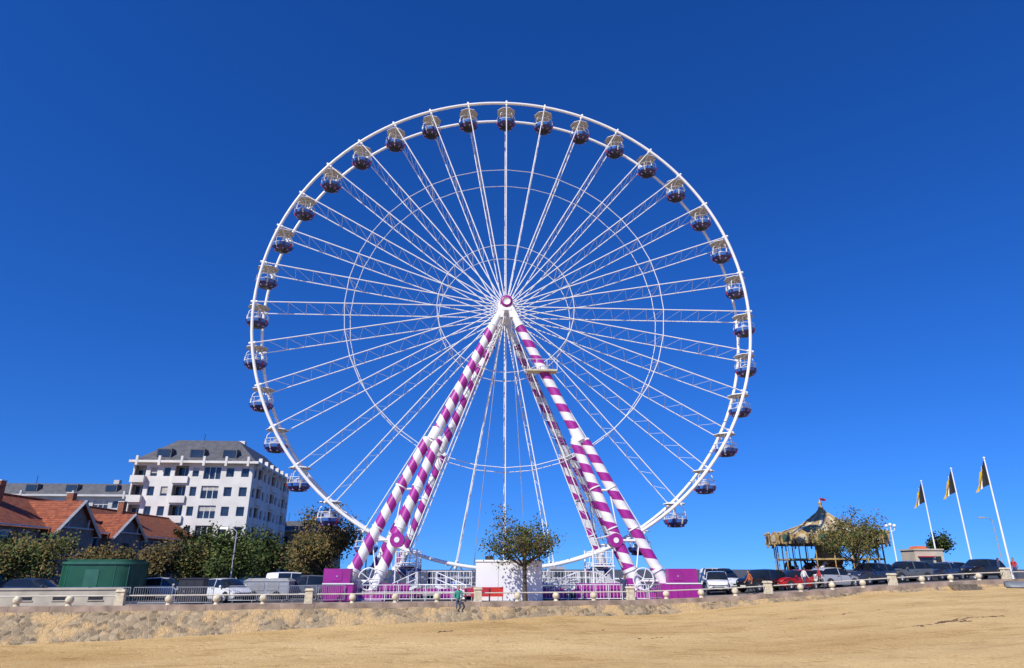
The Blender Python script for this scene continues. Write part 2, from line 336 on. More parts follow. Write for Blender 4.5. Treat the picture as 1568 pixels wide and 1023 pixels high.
for q in(-1,1):
    for (xa,za,xb,zb) in((3,.0,5.2,.9),(8.6,.0,6.6,.9)):
        for y in(-5.0,-4.0):
            railing(base,(q*xa,y,za),(q*xb,y,zb),1.0,.6,bal=False); base.tube((q*xa,y,za+.05),(q*xb,y,zb),.07,n=5)
        for i in range(6):
            t=(i+.5)/6; xx=q*(xa+(xb-xa)*t); zz=za+(zb-za)*t; base.box((xx-.17,-5,zz-.02),(xx+.17,-4,zz+.03),dk)
    for x in(6.9,8.5):
        for y in(-2,2): base.tube((q*x,y,0),(q*x,y,3.6),.07,n=6)
    base.box((q*6.8,-2.1,2.3),(q*8.6,2.1,2.4),white); railing(base,(q*6.9,-2.05,2.4),(q*8.5,-2.05,2.4),1,.5)
    base.tube((q*6.9,-2,.9),(q*8.5,-2,2.3),.035,n=5); base.tube((q*8.5,-2,.9),(q*6.9,-2,2.3),.035,n=5)
    base.M=Matrix.Translation((q*9.9,-5.75,1.45))@Matrix.Rotation(R(90),4,'X')
    for i in range(20):
        a,c=2*math.pi*i/20,2*math.pi*(i+1)/20
        base.tube((.75*math.cos(a),.75*math.sin(a),0),(.75*math.cos(c),.75*math.sin(c),0),.05,n=5,cap=False)
        if i%4==0: base.tube((0,0,0),(.75*math.cos(a),.75*math.sin(a),0),.035,n=4)
    base.M=Matrix()
base.box((3.4,-2.6,.9),(4.6,-1.6,2.3),mat('booth_grey',(.4,.4,.42))); base.box((3.45,-2.62,1.5),(4.55,-2.603,2.1),glass)
base.box((-6.2,1,.9),(-4.8,2.2,1.9),navy)
base.ob('boarding_platform',W)
b=B(); b.M=Matrix.Translation((-.2,49.2,0))@Matrix.Rotation(YAW,4,'Z')
wp=mat('white_sheet',(.82,.82,.82),.5,.04,.5)
b.box((-2.35,-.0,.06),(2.35,2.3,2.62),wp); b.frus((-2.42,-.07),(2.42,2.37),2.623,2.74,.1,white)
for x in(-.78,.78): b.box((x-.015,-.012,.1),(x+.015,-.003,2.6),mat('seam_grey',(.5,.5,.5)))
b.box((-2.4,-.05,0),(2.4,2.35,.057),steel); b.box((2.352,.5,.1),(2.38,1.4,2.1),steel)
b.box((-1.7,.3,2.75),(-1.1,.9,3.0),dark)
b.ob('white_ticket_booth')
# ---------------------------------------------------------------- trees
bark=mat('bark',(.10,.075,.05),.9,.3,8,.4)
def leafm(n,c):
    m=mat(n,c,.7,.3,1.2); bs=m.node_tree.nodes['Principled BSDF']; bs.inputs['Specular IOR Level'].default_value=.25
    return m
LG=[leafm('leaf_olive',(.10,.115,.028)),leafm('leaf_green',(.055,.09,.02)),leafm('leaf_dark',(.025,.04,.014))]
LB=[leafm('leaf_ochre',(.20,.14,.04)),leafm('leaf_brown',(.14,.09,.035)),leafm('leaf_dull_green',(.08,.09,.028))]
LM=[LG[0],LB[0],LG[1]]
LF=[leafm('leaf_fresh',(.10,.15,.028)),LG[0],LG[1]]
def tree(name,x,y,h,cr,th,cols,n=3500,ls=.13,seed=1,spread=.32,up=.75,z=None,keepf=.8):
    q=random.Random(seed); b=B(); tips=[]; z0=zp(x) if z is None else z
    lean=Vector((q.uniform(-.05,.05),q.uniform(-.05,.05),1))
    base_=Vector((0,0,-.1)); top=lean*th; r0=.035*h*.6+.03
    pts=[base_,base_.lerp(top,.35)+Vector((q.uniform(-.05,.05),0,0)),base_.lerp(top,.7)+Vector((q.uniform(-.07,.07),0,0)),top]
    b.path(pts,[r0*1.35,r0,r0*.9,r0*.85],8,bark)
    def grow(p,d,L,r,lv):
        segs=3;pp=[p];dd=d.copy()
        for i in range(segs):
            dd=(dd+Vector((q.gauss(0,.16),q.gauss(0,.16),q.gauss(.06,.1)))).normalized(); pp.append(pp[-1]+dd*L/segs)
        b.path(pp,[r,r*.8,r*.62,r*.45],5 if lv<2 else 3,bark)
        if lv>=3: tips.append(pp[-1]); tips.append(pp[-2]); return
        if lv>=2: tips.append(pp[-1])
        for i in range(4 if lv<2 else 3):
            s=pp[1+i%3]; nd=(dd+Vector((q.gauss(0,.65),q.gauss(0,.65),q.gauss(.15,.45)))).normalized()
            grow(s,nd,L*q.uniform(.5,.72),r*.5,lv+1)
    nl=6
    for i in range(nl):
        a=2*math.pi*i/nl+q.uniform(-.4,.4); e=q.uniform(.35,1.1)*up+.1
        d=Vector((math.cos(a)*math.cos(e),math.sin(a)*math.cos(e),math.sin(e)))
        L=min(cr*.60/max(.25,math.cos(e)),(h-th)*.58/max(.2,math.sin(e)))
        grow(top-lean*q.uniform(0,th*.12),d,L,r0*.5,0)
    grow(top,Vector((q.uniform(-.2,.2),q.uniform(-.2,.2),1)).normalized(),(h-th)*.5,r0*.55,0)
    tips=[t for t in tips if t.z<h*1.08]
    cl=[q.randrange(3) for t in tips]; keep=[k for k in range(len(tips)) if q.random()<keepf]
    vs=[[],[],[]];fs=[[],[],[]]
    for _ in range(n):
        k=q.choice(keep); t=tips[k]; c=t+Vector((q.gauss(0,spread),q.gauss(0,spread),q.gauss(0,spread*.8)))
        if c.z<th*.6: continue
        m_=cl[k] if q.random()<.7 else q.randrange(3)
        u=Vector((q.gauss(0,1),q.gauss(0,1),q.gauss(0,1))).normalized(); w=u.orthogonal().normalized(); s=ls*q.uniform(.5,1.2)
        o=len(vs[m_]); vs[m_]+=[c-u*s*.5,c+w*s*.35,c+u*s*.5,c-w*s*.35]; fs[m_].append((o,o+1,o+2,o+3))
    for k in range(3): b.add(vs[k],fs[k],cols[k])
    return b.ob(name,None,(x,y,z0),q.uniform(0,6))
tree('plane_tree',.9,47.6,6.1,2.6,2.5,LM,4600,.17,3,.25,keepf=.7)
tree('tamarisk_tree',-15.6,58,6.7,3.2,2.0,LB,7500,.25,5,.40,keepf=.65)
tree('tamarisk_tree',-23.3,57.5,5.1,2.2,1.6,LF,5200,.25,6,.36)
tree('tamarisk_tree',-27.0,61,4.5,2.3,1.3,LM,5000,.25,7,.36)
tree('tamarisk_tree',-31.0,60,4.3,2.2,1.3,LB,5000,.25,8,.36)
tree('tamarisk_tree',-35.6,60,4.0,2.2,1.2,LB,5000,.25,9,.36)
tree('tamarisk_tree',-41.5,58,4.6,2.4,1.4,LG,5500,.25,10,.38)
tree('tamarisk_tree',-37.2,53,4.3,2.5,1.4,LM,6000,.24,11,.38)
tree('pine_tree',-39,90,7.8,3.2,2,LG,6500,.42,12,.5)
tree('pine_tree',-44,93,8.0,3.3,2,LG,6500,.42,13,.5)
tree('pine_tree',-33,84,6.0,3.2,1.5,LG,6000,.4,14,.5)
tree('pine_tree',-28,78,5.2,3.0,1.2,LG,6000,.4,15,.5)
tree('pine_tree',-22,76,4.8,2.8,1.2,[LG[2],LB[1],LG[1]],5500,.38,16,.5)
tree('plane_tree',29.8,59.8,5.9,3.3,1.9,LM,5000,.2,21,.28,.6,keepf=.65)
tree('pine_tree',48.5,78,5.0,1.2,2.8,LG,1900,.26,19,.25)
# ---------------------------------------------------------------- buildings
plaster=mat('white_render',(.76,.73,.66),.8,.08,.5,.05); plast2=mat('grey_render',(.55,.54,.52),.8,.1,.5); slate=mat('slate_roof',(.11,.11,.115),.6,.2,1.5,.2); fr=mat('window_frame',(.7,.7,.68),.5)
blind=mat('roller_blind',(.5,.48,.42),.7)
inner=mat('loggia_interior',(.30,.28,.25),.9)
def facade(b,bays,nf,fh,z0=0,seed=1,wall=plaster):
    q=random.Random(seed); x=0
    for bi,(kind,w) in enumerate(bays):
        for f in range(nf):
            z=z0+f*fh
            if kind=='W': a,c,lo,hi,dp=x+w*.24,x+w*.76,.95,2.3,.22
            elif kind=='G': a,c,lo,hi,dp=x+.25,x+w-.25,.6,2.45,.25
            else: a,c,lo,hi,dp=x+.18,x+w-.18,.12,2.5,1.3
            b.box((x,0,z),(x+w,.35,z+lo),wall); b.box((x,0,z+hi),(x+w,.35,z+fh),wall)
            b.box((x,0,z+lo),(a,.35,z+hi),wall); b.box((c,0,z+lo),(x+w,.35,z+hi),wall)
            if dp>1:
                pj=-.75 if bi==0 else -.3
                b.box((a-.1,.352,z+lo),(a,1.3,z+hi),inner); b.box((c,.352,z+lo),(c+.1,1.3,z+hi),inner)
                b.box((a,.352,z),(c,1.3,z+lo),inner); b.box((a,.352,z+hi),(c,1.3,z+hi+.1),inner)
                b.box((x+.02,pj,z-.05),(x+w-.02,-.003,z+.1),wall); b.box((x+.02,pj,z+.103),(x+w-.02,pj+.13,z+.95),wall)
                b.box((x+.02,pj+.132,z+.103),(x+.12,-.003,z+.95),wall); b.box((x+w-.12,pj+.132,z+.103),(x+w-.02,-.003,z+.95),wall)
            b.box((a,dp,z+lo),(c,dp+.05,z+hi),glass)
            n=1 if kind=='W' else (3 if kind=='G' else 2)
            for i in range(n+1):
                xx=a+(c-a)*i/n; b.box((max(a,xx-.05),dp-.06,z+lo),(min(c,xx+.05),dp-.003,z+hi),fr)
            b.box((a+.051,dp-.055,z+hi-.09),(c-.051,dp-.004,z+hi),fr)
            if q.random()<.4: hb=q.uniform(.3,1.1); b.box((a+.052,dp-.05,z+hi-.095-hb),(c-.052,dp-.02,z+hi-.095),blind)
        x+=w
    return x
def block(name,loc,rot,fb,sb,nf,fh,roofh,inset,wall,seed,nwin=3):
    E=empty(name,loc,rot); LX=sum(w for _,w in fb); LY=sum(w for _,w in sb); H=nf*fh
    b=B(); b.M=Matrix.Translation((-LX,0,0)); facade(b,fb,nf,fh,0,seed,wall)
    b.M=Matrix.Translation((0,0.0,0))@Matrix.Rotation(R(90),4,'Z')@Matrix.Translation((.352,0,0)); facade(b,sb,nf,fh,0,seed+1,wall)
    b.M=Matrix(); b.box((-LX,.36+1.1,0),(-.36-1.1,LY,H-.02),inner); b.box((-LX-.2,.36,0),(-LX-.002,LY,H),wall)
    b.ob('walls',E)
    b=B(); b.box((-LX-.5,-.9,H+.002),(.9,LY+.5,H+.35),wall)
    b.frus((-LX-.1,-.4),(.4,LY+.1),H+.352,H+roofh,inset,slate); b.ob('roof',E)
    b=B()
    n=nwin
    for i in range(n):
        xc=-LX+LX*(i+.8)/(n+.6); 
        b.frus((xc-1.1,.1),(xc+1.1,2.6),H+.8,H+2.3,.05,slate); b.box((xc-.9,.06,H+1.0),(xc+.9,.098,H+2.1),glass)
    for i in range(6): 
        xc=-LX+.6+(LX-1.2)*i/5.; b.box((xc-.17,-.95,H-.4),(xc+.17,-.5,H+1.0),wall)
    for i in range(6):
        yc=1+LY*i/7.; b.box((.45,yc-.2,H-.5),(.96,yc+.2,H+1.0),wall)
    b.box((-LX*.3-.5,LY*.4,H+roofh-.1),(-LX*.3+.5,LY*.4+1,H+roofh+1),wall); b.tube((-LX*.6,LY*.3,H+roofh),(-LX*.6,LY*.3,H+roofh+1.6),.05,mt=dark)
    b.ob('dormers_and_chimneys',E); return E
block('apartment_building',(-39.2,100,0),R(5),[('L',2.0),('W',1.9),('W',1.9),('L',2.3),('W',1.8),('G',3.0),('W',2.2),('W',2.2)],[('W',2.6),('L',2.8),('W',2.6),('W',2.6),('L',2.8),('W',2.6),('W',2.6),('L',2.6),('W',2.2)],6,2.85,4.2,4.3,plaster,3)
block('apartment_building',(-62,125,0),R(4),[('G',3.2),('W',2.0)]*9,[('W',2.6)]*4,5,2.95,2.6,2.5,plast2,5,6)
block('apartment_building',(-34,130,0),R(5),[('W',2.6),('L',2.6)]*3,[('W',2.6)]*4,3,2.9,2.2,2.5,mat('ochre_render',(.45,.33,.22),.8),9,2)
def row():
    E=empty('terraced_house_row'); brick=mat('house_wall',(.26,.21,.19),.85,.2,2,.1); trim=mat('house_trim',(.68,.65,.6),.7)
    x=-45.; y0,y1=46.,98.; eave=5.9; rz=8.9; rx=-50.
    b=B(); b.box((x-9.5,y0,0),(x,y1,eave),brick)
    b.add([(x,y0,eave),(rx,y0,rz),(x-10,y0,eave)],[(0,1,2)],brick); b.add([(x,y1,eave),(rx,y1,rz),(x-10,y1,eave)],[(2,1,0)],brick); b.ob('walls',E)
    b=B(); o=.6
    zz=eave-.12*1.2+.1
    b.add([(x+o,y0-o,zz-.15),(x+o,y1+o,zz-.15),(rx,y1+o,rz+.15),(rx,y0-o,rz+.15),(x-10-o,y0-o,zz-.15),(x-10-o,y1+o,zz-.15)],[(0,1,2,3),(3,2,5,4)],tiles)
    b.tube((rx,y0-o,rz+.17),(rx,y1+o,rz+.17),.13,mt=tiles)
    b.box((x+o,y0,eave-.12),(x+o+.1,y1,eave+.02),trim)
    for yc,w,h in((68.5,3.2,8.5),(78,3.0,7.9)):
        zt=h; xf=x+1.0
        b.box((x,yc-w,0),(xf,yc+w,eave-.3),brick)
        b.add([(xf,yc-w,eave-.3),(xf,yc+w,eave-.3),(xf,yc,zt)],[(0,1,2)],brick)
        b.add([(xf+.5,yc-w-.5,eave-.6),(xf+.5,yc,zt+.2),(rx,yc,zt+.2),(rx,yc-w-.5,eave-.6),(xf+.5,yc+w+.5,eave-.6),(rx,yc+w+.5,eave-.6)],[(0,1,2,3),(1,4,5,2)],tiles)
        for s in(-1,1):
            b.tube((xf+.52,yc+s*(w+.5),eave-.65),(xf+.52,yc,zt+.13),.17,n=4,mt=trim)
            b.tube((xf+.3,yc+s*(w*.5),eave+.0),(xf+.3,yc+s*(w*.5),eave+1.0),.06,n=4,mt=trim)
        b.tube((xf+.3,yc-w*.8,eave+.1),(xf+.3,yc+w*.8,eave+.1),.08,n=4,mt=trim)
        b.box((xf+.003,yc-.7,1.0),(xf+.04,yc+.7,2.6),glass); b.box((xf+.003,yc-.7,3.5),(xf+.04,yc+.7,4.9),glass)
        for z in(.9,3.4): b.box((xf+.003,yc-.85,z),(xf+.1,yc+.85,z+.09),trim)
    b.ob('roof_and_gables',E)
    b=B(); y=y0+1
    while y<y1-1:
        for z in(.9,3.7):
            b.box((x+.003,y,z),(x+.03,y+1.0,z+1.6),glass); b.box((x+.003,y-.14,z-.1),(x+.09,y+1.14,z-.003),trim); b.box((x+.003,y-.14,z+1.603),(x+.09,y+1.14,z+1.75),trim)
            b.box((x+.032,y-.35,z),(x+.07,y-.02,z+1.6),mat('shutter_blue',(.14,.20,.27))); b.box((x+.032,y+1.02,z),(x+.07,y+1.35,z+1.6),mat('shutter_blue',0))
        y+=2.6
    for yc in(62,63.2,74,84): b.box((rx+1,yc-.35,rz-1.2),(rx+1.7,yc+.35,rz+1.1),mat('chimney_brick',(.33,.12,.06),.9,.3,5)); b.box((rx+.95,yc-.4,rz+1.103),(rx+1.75,yc+.4,rz+1.2),trim)
    b.ob('windows_and_chimneys',E)
row()
# ---------------------------------------------------------------- carousel
def carousel(x,y):
    z=zp(x); E=empty('carousel',(x,y,z)); gold=mat('carousel_gold',(.50,.34,.12),.4,.3,4); can=mat('carousel_canvas',(.60,.50,.33),.8,.15,2); can2=mat('carousel_canvas_brown',(.36,.27,.16),.8,.15,2); crd=mat('carousel_brown',(.14,.07,.04),.5,.3,3); grn=mat('carousel_green',(.05,.11,.07),.5)
    b=B(); n=20; Rr=5.6
    prof=[(.05,7.3),(.5,6.75),(2.2,5.5),(Rr,4.35)]
    for i in range(n):
        a0,a1=2*math.pi*i/n,2*math.pi*(i+1)/n
        vs=[(r*math.cos(a),r*math.sin(a),zz) for r,zz in prof for a in(a0,a1)]
        b.add(vs,[(2*k,2*k+2,2*k+3,2*k+1) for k in range(3)],can if i%2 else can2)
        b.path([(r*math.cos(a0),r*math.sin(a0),zz+.02) for r,zz in prof],.05,4,gold)
    b.lathe([(.3,7.2),(.12,7.5),(.25,7.7),(.05,7.95),(.04,8.3)],10,gold); b.add([(0,0,8.3),(.7,.0,8.2),(.7,0,7.95),(0,0,8.0)],[(0,1,2,3)],redm)
    b.ob('roof',E); b=B()
    b.lathe([(Rr,4.3),(Rr+.15,4.3),(Rr+.25,3.6),(Rr-.05,3.55)],n,crd,smooth=False); b.lathe([(Rr-.1,3.56),(.1,3.9)],n,crd)
    for i in range(n):
        a=2*math.pi*(i+.5)/n; a0=2*math.pi*i/n; rr=Rr+.32
        c,s=math.cos(a),math.sin(a); t=Vector((-s,c,0)); P=Vector((rr*c*.985,rr*s*.985,0))
        pr=[(-.6,3.5),(.6,3.5),(.75,4.1),(.45,4.5),(0,4.8),(-.45,4.5),(-.75,4.1)]
        vs=[P+t*u+Vector((0,0,w)) for u,w in pr]+[P*.97+t*u+Vector((0,0,w)) for u,w in pr]
        b.add(vs,[tuple(range(7)),tuple(range(13,6,-1))]+[(k,7+k,7+(k+1)%7,(k+1)%7) for k in range(7)],gold)
        vs=[P*1.012+t*u*.6+Vector((0,0,4.1+(w-4.1)*.55)) for u,w in pr]; b.add(vs,[tuple(range(7))],grn if i%2 else can)
        b.ball((rr*math.cos(a0),rr*math.sin(a0),4.6),.14,gold,8); b.tube((rr*math.cos(a0),rr*math.sin(a0),3.5),(rr*math.cos(a0),rr*math.sin(a0),4.5),.07,n=6,mt=gold)
        b.lathe([(.02,-.3),(.12,-.15),(.05,0)],6,gold,(P.x,P.y,3.5))
    b.ob('cornice',E); b=B()
    b.lathe([(.05,.35),(Rr-.2,.35),(Rr-.2,0)],n,crd,smooth=False); b.lathe([(1.3,.35),(1.2,1.4),(1.35,2.2),(1.1,3.0),(1.3,3.9)],12,gold)
    for i in range(n):
        a=2*math.pi*i/n; b.tube((5.2*math.cos(a),5.2*math.sin(a),.35),(5.2*math.cos(a),5.2*math.sin(a),3.7),.06,n=6,mt=gold)
    b.lathe([(5.1,1.95),(5.1,2.1),(2,2.1)],n,gold,smooth=False)
    b.ob('platform',E); b=B()
    hs=[mat('horse_white',(.6,.57,.5)),mat('horse_brown',(.15,.07,.03)),mat('horse_dark',(.04,.03,.03))]
    for i in range(14):
        a=2*math.pi*i/14; rr=4.3 if i%2 else 3.2; zz=1.3+.2*math.sin(i*2)
        b.M=Matrix.Translation((rr*math.cos(a),rr*math.sin(a),zz))@Matrix.Rotation(a+R(90),4,'Z'); h=hs[i%3]
        b.path([(-.5,0,.0),(-.3,0,.05),(.1,0,.0),(.42,0,.08)],[.14,.23,.2,.2],8,h); b.path([(.42,0,.1),(.62,0,.45),(.72,0,.6)],[.17,.11,.1],7,h); b.tube((.68,0,.6),(.98,0,.42),.11,.06,7,h)
        for sx,sy in((-.42,.1),(-.42,-.1)): b.path([(sx,sy,-.05),(sx-.1,sy,-.35),(sx-.3,sy,-.6)],[.09,.05,.035],5,h)
        for sx,sy in((.38,.1),(.38,-.1)): b.path([(sx,sy,-.05),(sx+.25,sy,-.25),(sx+.12,sy,-.5)],[.08,.05,.035],5,h)
        b.path([(-.52,0,.05),(-.72,0,-.05),(-.75,0,-.4)],[.06,.06,.02],5,hs[2]); b.box((-.15,-.2,.15),(.15,.2,.25),redm)
        b.tube((0,0,-1),(0,0,2.3),.025,n=5,mt=gold)
    b.ob('horses',E)
carousel(33,72)
# ---------------------------------------------------------------- vehicles
tyre=mat('tyre',(.02,.02,.02),.9); alloy=mat('alloy',(.5,.5,.52),.3,metal=.7); lampw=mat('headlamp',(.75,.75,.75),.1); lampr=mat('tail_lamp',(.4,.01,.01),.2); plate=mat('number_plate',(.75,.72,.6),.5)
def paint(n,c):
    m=mat('car_paint_'+n,c,.25,.05,.4); m.node_tree.nodes['Principled BSDF'].inputs['Coat Weight'].default_value=.6; return m
def car(name,x,y,rot,pm,style='hatch',z=None,sc=1):
    L={'hatch':4.0,'suv':4.4,'sedan':4.5,'van':4.3}[style]; w=.87
    T={'hatch':[(-2.0,.42,.80,.80,.86),(-1.95,.3,.95,.98,.95),(-1.72,.25,.98,1.30,.98),(-1.45,.22,.97,1.46,1),(-.4,.2,.95,1.52,1),(.25,.2,.92,1.47,1),(.55,.2,.91,1.35,1),(1.15,.2,.89,.93,1),(1.6,.22,.84,.86,.97),(1.93,.28,.68,.70,.88),(2.0,.4,.55,.56,.78)],
       'suv':[(-2.2,.5,.9,.9,.88),(-2.15,.38,1.05,1.08,.96),(-1.95,.33,1.08,1.5,.98),(-1.7,.3,1.07,1.64,1),(-.4,.28,1.05,1.70,1),(.35,.28,1.03,1.66,1),(.6,.28,1.02,1.52,1),(1.15,.28,1.02,1.08,1),(1.75,.3,.98,1.0,.97),(2.12,.36,.8,.82,.88),(2.2,.5,.62,.63,.8)],
       'sedan':[(-2.25,.45,.8,.8,.86),(-2.18,.33,.95,.96,.94),(-1.6,.25,.98,1.02,.98),(-1.0,.22,.97,1.38,1),(-.3,.2,.95,1.44,1),(.35,.2,.92,1.40,1),(.6,.2,.91,1.28,1),(1.25,.2,.88,.92,1),(1.8,.22,.82,.84,.97),(2.18,.28,.66,.68,.88),(2.25,.4,.55,.56,.78)],
       'van':[(-2.15,.42,.95,1.7,.94),(-2.1,.3,1.05,1.82,.98),(-1.8,.25,1.06,1.86,1),(-1.2,.22,1.06,1.88,1),(-.2,.2,1.05,1.88,1),(.5,.2,1.03,1.84,1),(.8,.2,1.02,1.70,1),(1.45,.2,1.0,1.06,1),(1.8,.22,.92,.95,.97),(2.08,.28,.72,.74,.9),(2.15,.4,.6,.61,.8)]}[style]
    b=B(); vs=[];n=8
    for X,zb,be,ro,wf in T:
        W_=w*wf; rw=W_-.17*min(1,(ro-be)/.45)
        half=[(0,zb),(W_*.9,zb),(W_,zb+.22),(W_,(zb+be)/2+.1),(W_*.97,be),(rw,max(be+.01,ro-.05)),(rw*.85,ro),(0,ro+.02)]
        vs.append(half)
    V=[];
    for (X,*_),h in zip(T,vs):
        V+=[(X,yy,zz) for yy,zz in h]+[(X,-yy,zz) for yy,zz in h]
    F={0:[],1:[],2:[]}
    for i in range(len(T)-1):
        t0,t1=T[i],T[i+1]; hi=(t0[3]-t0[2]>.25) or (t1[3]-t1[2]>.25)
        both=(t0[3]-t0[2]>.25) and (t1[3]-t1[2]>.25)
        for s in(0,1):
            for k in range(n-1):
                a=i*16+s*8+k; q=(a,a+16,a+17,a+1) if s==0 else (a+1,a+17,a+16,a)
                mt=0
                if k==4 and hi: mt=1
                if k in(5,6) and hi and not both: mt=1
                if k in(5,6) and both and (t1[3]<t0[3]-.1): mt=1
                if style=='van' and k==4 and t1[0]<=.5: mt=0 if t1[0]<-1 else 1
                if k==0: mt=2
                F[mt].append(q)
    e=(len(T)-1)*16
    b.add(V,F[0]+[tuple([k for k in range(8)]+[8+k for k in range(7,-1,-1)]),tuple([e+k for k in range(7,-1,-1)]+[e+8+k for k in range(8)])],pm,True)
    b.add(V,F[1],glassm('car_glass',(.015,.02,.025)),True); b.add(V,F[2],dark)
    wr=.32 if style!='suv' else .36
    for X in(-L*.31,L*.315):
        for s in(-1,1):
            b.M=Matrix.Translation((X,s*(w-.08),wr))@Matrix.Rotation(R(90)*-s,4,'X')
            b.lathe([(.02,.0),(wr+.07,.0),(wr+.07,.092)],20,dark); b.lathe([(wr+.07,.092),(.02,.092)],20,dark)
            b.lathe([(wr*.62,.135),(wr*.9,.13),(wr,.1),(wr,-.12)],20,tyre); b.lathe([(.02,.115),(wr*.2,.125),(wr*.62,.12)],10,alloy,smooth=False)
            for k in range(5):
                a=2*math.pi*k/5; b.tube((0,0,.13),(wr*.58*math.cos(a),wr*.58*math.sin(a),.125),.035,n=4,mt=alloy)
    b.M=Matrix()
    fx=T[-2][0]; hz=T[-2][2]-.06; bx=T[0][0]
    for s in(-1,1):
        b.tube((fx-.22,s*.62,hz),(fx+.03,s*.55,hz-.04),.1,.09,8,lampw); b.box((bx-.02,s*.58-.1,.72),(bx+.12,s*.58+.12,.95),lampr)
        b.tube((.72,s*.8,T[5][2]+.04),(.75,s*1.0,T[5][2]+.1),.05,.09,6,pm)
        b.box((-.12,s*(w+.002)-.005,.45),(-.10,s*(w+.002)+.005,T[4][2]-.04),dark); b.box((-.25,s*.845-.012,.84),(-.45,s*.845+.03*s,.88),dark)
        b.tube((-.18,s*(w*.965),T[4][2]),(-.2,s*(w-.165),T[4][3]-.06),.035,n=4,mt=pm)
    b.box((bx-.03,-.26,.5),(bx+.02,.26,.62),plate); b.box((T[-1][0]-.02,-.26,.4),(T[-1][0]+.03,.26,.5),plate); b.box((T[-1][0]-.08,-.45,.52),(T[-1][0]+.012,.45,.6),dark)
    return b.ob(name,None,(x,y,zp(x) if z is None else z),rot)
wh=paint('white',(.75,.75,.75)); bk=paint('black',(.012,.012,.015)); rd=paint('red',(.45,.012,.015)); sv=paint('silver',(.42,.43,.44)); nv=paint('navy',(.02,.035,.08)); gy=paint('grey',(.12,.13,.14))
car('parked_car',16.6,56.5,R(-105),wh,'suv'); car('parked_van',18.6,62,R(-70),wh,'van')
car('parked_car',20.3,56.8,R(-150),bk,'suv'); car('parked_car',23.3,57.4,R(-160),rd,'hatch'); car('parked_car',26.6,57.6,R(20),sv,'hatch')
car('parked_car',30.4,59.0,R(-155),nv,'suv'); car('parked_car',34.3,60.5,R(195),gy,'suv'); car('parked_car',38.2,61.8,R(-155),nv,'sedan'); car('parked_car',42.4,62.8,R(200),bk,'suv'); car('parked_car',41.6,66.5,R(190),sv,'hatch')
car('parked_car',-19.8,48.6,R(-35),wh,'hatch'); car('parked_car',-26.4,53.5,R(10),sv,'hatch'); car('parked_car',-15.2,51.5,R(190),gy,'suv'); car('parked_car',-33.5,49.5,R(5),nv,'hatch'); car('parked_van',-17.2,55.5,R(5),wh,'van')
# ---------------------------------------------------------------- street furniture
def flag(x,y,h):
    z=zp(x); E=empty('flagpole',(x,y,z)); b=B(); b.tube((0,0,0),(0,0,h),.09,.05,10); b.ball((0,0,h+.08),.1,white,8); b.lathe([(.2,0),(.2,.15),(.1,.2)],12,steel); b.ob('pole',E)
    fy=mat('flag_yellow',(.70,.45,.02),.8); fw=mat('flag_white',(.75,.75,.75),.8); fk=mat('flag_black',(.015,.015,.02),.8)
    b=B(); nu,nv_=15,10; P=lambda i,j:(.06+(-.12-1.3*(i/nu)**.75*(.45+.55*j/nv_)), .2*math.sin(i*1.1+j*.3)*(i/nu), h-.15-1.2*(i/nu)-2.1*j/nv_*(1-.25*i/nu))
    for i in range(nu):
        m_=fk if i<6 else(fw if i<9 else fy)
        for j in range(nv_): b.add([P(i,j),P(i+1,j),P(i+1,j+1),P(i,j+1)],[(0,1,2,3)],m_,True)
    b.ob('flag',E)
flag(41.7,58,10.0); flag(43.9,66,10.2); flag(46.2,75,10.1)
def lamp(x,y,h,globe=False):
    b=B(); b.lathe([(.16,0),(.14,.5),(.07,.7),(.05,h)],10,steel if not globe else white)
    if globe:
        for s in(-1,1): b.path([(0,0,h-.5),(s*.35,0,h-.35),(s*.4,0,h-.1)],.03,5); b.ball((s*.4,0,h+.05),.17,white,10)
        b.ball((0,0,h+.15),.17,white,10)
    else:
        b.path([(0,0,h),(-.3,0,h+.25),(-.8,0,h+.3)],.04,6,steel); b.frus((-1.4,-.14),(-.75,.14),h+.22,h+.36,.05,steel)
    b.ob('street_lamp',None,(x,y,zp(x)))
lamp(37.3,67,4.9,True); lamp(48.2,68,5.4); lamp(-22.6,56,5.0); lamp(-13.5,64,5.2)
b=B(); kx=44.0; bk2=mat('beige_render',(.58,.50,.38),.8,.1,.8); b.M=Matrix.Translation((kx,74,zp(kx))); b.box((-1.5,-1.3,0),(1.5,1.3,2.7),bk2); b.box((-1.6,-1.4,2.703),(1.6,1.4,2.85),bk2); b.frus((-.9,-.9),(.3,.9),2.853,3.15,.25,mat('orange_awning',(.6,.15,.04),.7)); b.box((-1.1,-1.33,1.0),(.3,-1.303,2.0),glass); b.box((.6,-1.33,.1),(1.2,-1.303,2.1),dark); b.box((-1.25,-1.6,2.02),(.45,-1.303,2.12),redm); b.ob('kiosk')
def stad(b,L,r,z0,z1,mt,n=10,off=0):
    pts=[]
    for c,s0 in(((L/2-r),-90),(-(L/2-r),90)):
        for i in range(n+1):
            a=R(s0+180*i/n); pts.append((c+(r+off)*math.cos(a),(r+off)*math.sin(a)))
    m=len(pts); b.add([(x,y,z0) for x,y in pts]+[(x,y,z1) for x,y in pts],[(i,(i+1)%m,m+(i+1)%m,m+i) for i in range(m)],mt,True)
    b.add([(x,y,z1) for x,y in pts],[tuple(range(m))],mt); return pts
gr=mat('dark_green_paint',(.010,.085,.045),.4,.2,.8); gr2=mat('green_lid',(.03,.13,.085),.4,.2,.8)
b=B(); b.M=Matrix.Translation((-29.6,50.6,0)); pts=stad(b,5.8,1.4,0,2.5,gr); stad(b,5.8,1.4,2.45,2.62,gr2,off=.1); stad(b,5.4,1.2,2.6,2.78,gr)
for x,y in pts[::2]: b.tube((x,y,0),(x,y,2.45),.035,n=4,mt=gr2)
